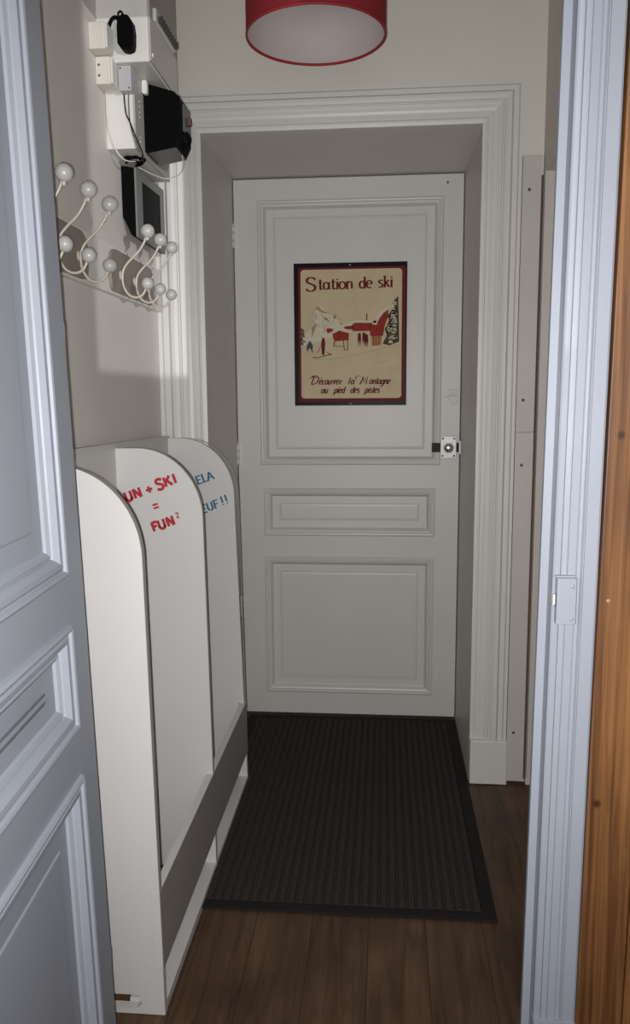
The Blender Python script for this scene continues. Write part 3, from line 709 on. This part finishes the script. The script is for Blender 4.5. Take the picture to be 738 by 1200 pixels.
# ---- coat hooks
hb = MB().box(XL, -.655, 1.372, 2.376, 1.441, 1.557).build('hook_board', MT['board_white'], bevel=.0015)
tag(hb, 'long beige wall board carrying the white coat hooks', 'wall board')
def coat_rack(yc, offs, label):
    XPl = -.6470
    r = thing('coat_rack', label, 'coat rack', (XPl, yc, 1.447), 'triple coat racks on the left wall')
    zc = 1.4965; hw, hh = .185, .050
    pts = []
    # rounded lozenge-ended plate
    for (cy, cz, a0, rr) in ((hw-.030, -hh+.022, -90, .022), (hw-.048, hh-.046, 0, .046), (-hw+.048, hh-.046, 90, .046), (-hw+.030, -hh+.022, 180, .022)):
        for i in range(8):
            a = math.radians(a0+90*i/7); pts.append((yc+cy+rr*math.cos(a)*(1.0), zc+cz+rr*math.sin(a)))
    MB().poly(pts, -.655, XPl, 'x').build('backplate', MT['plate'], r, bevel=.002)
    path = [(.0700, 1.590), (.0625, 1.568), (.0470, 1.545), (.0260, 1.526), (.0090, 1.506), (.0042, 1.482), (.0075, 1.460), (.0200, 1.442), (.0380, 1.436), (.0540, 1.443), (.0635, 1.460)]
    for dy in offs:
        y = yc+dy
        hk = MB().tube([(XPl+p[0], y, p[1]) for p in smooth([(q[0], q[1], 0) for q in path], 6)], .0028, 10)
        hk.lathe([(0, .003), (.009, .003), (.011, 0)], (XPl, y, 1.490), 'x', 16)
        hk.lathe([(.0045, -.012), (.0045, -.019), (.0035, -.021)], (XPl+.070, y, 1.592), 'z', 12)
        h = hk.build('hook', MT['wire'], r)
        MB().ball((XPl+.0715, y, 1.5925), .0165).build('ball', MT['ball'], h)
        MB().ball((XPl+.0665, y, 1.4690), .0148).build('ball', MT['ball'], h)
    return r
coat_rack(1.590, (-.120, 0, .122), 'coat rack of three double hooks nearest the open blue door')
coat_rack(2.097, (-.111, 0, .112), 'coat rack of three double hooks below the dark screen, beside the white casing')

# ---- electrical gear at the top left
ep = thing('electrical_panel', 'white and grey electrical cabinet at the top of the left wall', 'electrical panel', (XL, 2.07, 1.964))
b = MB().box(XL, -.548, 1.950, 2.200, 1.964, 2.42); b.build('cabinet', MT['white_plastic'], ep, bevel=.002)
MB().box(-.548, -.543, 1.952, 2.198, 1.966, 2.418).build('cover', MT['panel_grey'], ep, bevel=.001)
vg = MB().poly([(1.975, 2.062), (1.975, 2.090), (2.155, 2.090), (2.155, 2.062)], -.543, -.534, 'x').build('breaker_strip', MT['white_plastic'], ep, bevel=.002)
for i in range(8):
    y = 1.992+i*.020
    MB().box(-.534, -.524, y, y+.008, 2.063, 2.078).build('switch', MT['dark_grey'], vg, bevel=.001)
MB().lathe([(0, .003), (.004, .0025), (.005, 0)], (-.543, 1.965, 1.982), 'x', 14).build('screw', MT['white_plastic'], ep)

mb_ = thing('meter_board', 'grey mounting box below the electrical cabinet holding the black breaker', 'meter box', (XL, 2.15, 1.786))
MB().box(XL, -.603, 1.993, 2.300, 1.786, 1.9635).build('box', MT['white_plastic'], mb_, bevel=.001)
MB().box(-.603, -.598, 1.993, 2.300, 1.786, 1.9635).build('front_plate', MT['panel_grey'], mb_)
for z in (1.905, 1.893, 1.880, 1.868, 1.822, 1.812):
    MB().lathe([(0, .0012), (.0018, .001), (.0024, 0)], (-.598, 2.030, z), 'x', 10).build('screw', MT['white_plastic'], mb_)

cb = thing('circuit_breaker', 'black chunky circuit breaker on the grey mounting box', 'circuit breaker', (-.598, 2.118, 1.795))
pr = [(-.598, 1.9590), (-.590, 1.9590), (-.520, 1.9380), (-.5065, 1.924), (-.5065, 1.832), (-.5195, 1.807), (-.588, 1.795), (-.598, 1.799)]
MB().poly(pr, 2.065, 2.172, 'y').build('case', MT['black_plastic'], cb, bevel=.002)
MB().poly([(-.596, 1.926), (-.5055, 1.926), (-.5055, 1.830), (-.518, 1.8065), (-.587, 1.8105), (-.596, 1.8105)], 2.062, 2.065, 'y').build('side_cover', MT['black_plastic'], cb, bevel=.0008)
MB().poly([(-.5905, 1.7955), (-.520, 1.8075), (-.518, 1.806), (-.588, 1.7935)], 2.066, 2.171, 'y').build('lower_lid', MT['dark_grey'], cb)
lv = MB(); lv.poly([(2.085, 1.850), (2.150, 1.850), (2.150, 1.915), (2.085, 1.915)], -.5065, -.5005, 'x'); lv.build('front_plate', MT['dark_grey'], cb, bevel=.002)
b = MB(); b.poly([(2.112, 1.872), (2.130, 1.872), (2.130, 1.892), (2.112, 1.892)], -.5005, -.492, 'x'); b.build('lever', MT['brown_gap'], cb, bevel=.003)
b = MB(); b.tube(smooth([(-.500, 2.10, 1.852), (-.494, 2.11, 1.838), (-.502, 2.12, 1.826), (-.515, 2.12, 1.818)], 5), .004, 8); b.build('cable_clamp', MT['black_plastic'], cb)
MB().poly(rrect(-.597, -.584, 1.930, 1.9625, .006), 2.052, 2.0645, 'y').build('white_plug', MT['white_plastic'], cb, bevel=.002)

sc = thing('wall_display', 'black wall unit with grey framed dark screen beside the casing', 'wall display', (XL, 2.22, 1.60))
MB().poly([(XL, 1.776), (-.636, 1.769), (-.636, 1.600), (-.648, 1.604), (-.664, 1.640), (XL, 1.650)], 2.090, 2.352, 'y').build('case', MT['black_plastic'], sc, bevel=.002)
b = MB(); b.poly([(2.090, 1.600), (2.352, 1.600), (2.352, 1.7775), (2.090, 1.7690)], -.636, -.631, 'x', holes=[[(2.142, 1.640), (2.318, 1.640), (2.318, 1.752), (2.142, 1.748)]])
b.build('frame', MT['mid_grey'], sc, bevel=.001)
MB().box(-.6365, -.6330, 2.140, 2.320, 1.638, 1.754).build('screen', MT['screen'], sc)

ja = thing('junction_box', 'upper cream junction box beside the black looped case', 'junction box', (XL, 1.92, 1.973), 'junction boxes on the left wall')
MB().box(XL, -.632, 1.893, 1.940, 1.973, 2.031).build('box', MT['cream_plastic'], ja, bevel=.003)
MB().box(-.632, -.627, 1.894, 1.940, 1.975, 2.029).build('lid', MT['white_plastic'], ja, bevel=.0015)
jb_ = thing('junction_box', 'lower cream junction box with two dark screws on its edge', 'junction box', (XL, 1.95, 1.911), 'junction boxes on the left wall')
MB().box(XL, -.634, 1.930, 1.975, 1.911, 1.9715).build('box', MT['cream_plastic'], jb_, bevel=.003)
MB().box(-.634, -.629, 1.931, 1.975, 1.913, 1.9695).build('lid', MT['white_plastic'], jb_, bevel=.0015)
for z in (1.930, 1.953): MB().lathe([(0, -.002), (.002, -.0015), (.003, 0)], (-.661, 1.930, z), 'y', 12).build('screw', MT['screw'], jb_)
jc = thing('cable_box', 'light grey cable cover between the cabinet and the wires', 'cable cover', (-.61, 1.98, 1.908))
MB().box(-.6275, -.597, 1.966, 1.9925, 1.908, 1.9635).build('cover', MT['grey_plastic'], jc, bevel=.0015)
for (x, z) in ((-.622, 1.958), (-.602, 1.914)): MB().lathe([(0, -.0015), (.0018, -.001), (.0024, 0)], (x, 1.966, z), 'y', 12).build('screw', MT['screw'], jc)

bc = thing('power_adapter', 'black rounded case with looped cord on the white cabinet side', 'power adapter', (-.594, 1.94, 1.980))
pts = [(-.613, 1.995), (-.604, 1.982), (-.590, 1.979), (-.578, 1.983), (-.5755, 1.995), (-.5745, 2.020), (-.577, 2.040), (-.586, 2.054), (-.600, 2.056), (-.611, 2.050), (-.6135, 2.030)]
MB().poly(pts, 1.921, 1.950, 'y').build('case', MT['black_plastic'], bc, bevel=.006, seg=3)
MB().poly([(x*.78-.594*.22, z*.78+2.017*.22) for x, z in pts], 1.917, 1.9215, 'y').build('face', MT['black_plastic'], bc, bevel=.001)
b = MB(); b.tube(smooth([(-.611, 1.935, 2.048), (-.618, 1.935, 2.055), (-.628, 1.935, 2.050), (-.634, 1.935, 2.036), (-.635, 1.935, 2.026)], 6), .0042, 10); b.build('thick_cord', MT['black_plastic'], bc)
b = MB(); b.tube(smooth([(-.611, 1.935, 2.050), (-.612, 1.935, 2.062), (-.606, 1.935, 2.067), (-.600, 1.935, 2.058), (-.600, 1.935, 2.052)], 6), .0025, 8); b.build('loop', MT['black_plastic'], bc)
b = MB(); b.tube([(-.633, 1.936, 2.026), (-.613, 1.936, 2.010)], .0012, 6); b.build('thin_cord', MT['grey_plastic'], bc)

def cord(name, label, pts, r, m, group=None):
    o = MB().tube(smooth(pts, 7), r, 8).build(name, m); return tag(o, label, 'cable', group)
cord('black_cord', 'black cord running down the white side of the mounting box', [(-.622, 1.989, 1.908), (-.621, 1.989, 1.885), (-.618, 1.989, 1.862), (-.609, 1.989, 1.842), (-.600, 1.987, 1.818), (-.592, 1.992, 1.796), (-.585, 2.0, 1.774), (-.592, 2.01, 1.768)], .0016, MT['black_plastic'], 'loose electric cords')
cord('grey_cord', 'grey cord beside the black cord on the mounting box', [(-.611, 1.989, 1.908), (-.612, 1.990, 1.880), (-.611, 1.990, 1.850), (-.606, 1.988, 1.825), (-.598, 1.986, 1.800), (-.590, 1.995, 1.778)], .0013, MT['dark_grey'], 'loose electric cords')
cord('white_cord', 'thin white cord on the wall left of the mounting box', [(-.664, 1.984, 1.910), (-.664, 1.984, 1.875), (-.661, 1.984, 1.833), (-.652, 1.985, 1.797), (-.640, 1.988, 1.772), (-.630, 2.01, 1.764), (-.618, 2.05, 1.772)], .0016, MT['white_plastic'], 'loose electric cords')
cord('hanging_white_cord', 'white cord hanging in a loop from the breaker to the display', [(-.520, 2.13, 1.806), (-.525, 2.16, 1.792), (-.545, 2.20, 1.780), (-.585, 2.22, 1.774), (-.610, 2.18, 1.774), (-.632, 2.13, 1.7785), (-.640, 2.12, 1.780)], .0012, MT['white_plastic'], 'loose electric cords')
b = MB(); random.seed(11)
cord('tangled_cord', 'tangle of dark cords bundled on top of the wall display', [(-.655, 2.09, 1.781), (-.62, 2.05, 1.786), (-.61, 2.08, 1.776), (-.64, 2.12, 1.7815), (-.60, 2.07, 1.781), (-.628, 2.03, 1.778), (-.65, 2.07, 1.7855), (-.615, 2.10, 1.781), (-.645, 2.05, 1.779), (-.608, 2.06, 1.784)], .0028, MT['black_plastic'], 'loose electric cords')
cord('tangled_cord', 'pale cord twisted through the dark tangle above the wall display', [(-.645, 2.04, 1.788), (-.61, 2.06, 1.79), (-.605, 2.09, 1.783), (-.635, 2.085, 1.79), (-.62, 2.05, 1.784), (-.60, 2.08, 1.789)], .0018, MT['grey_plastic'], 'loose electric cords')
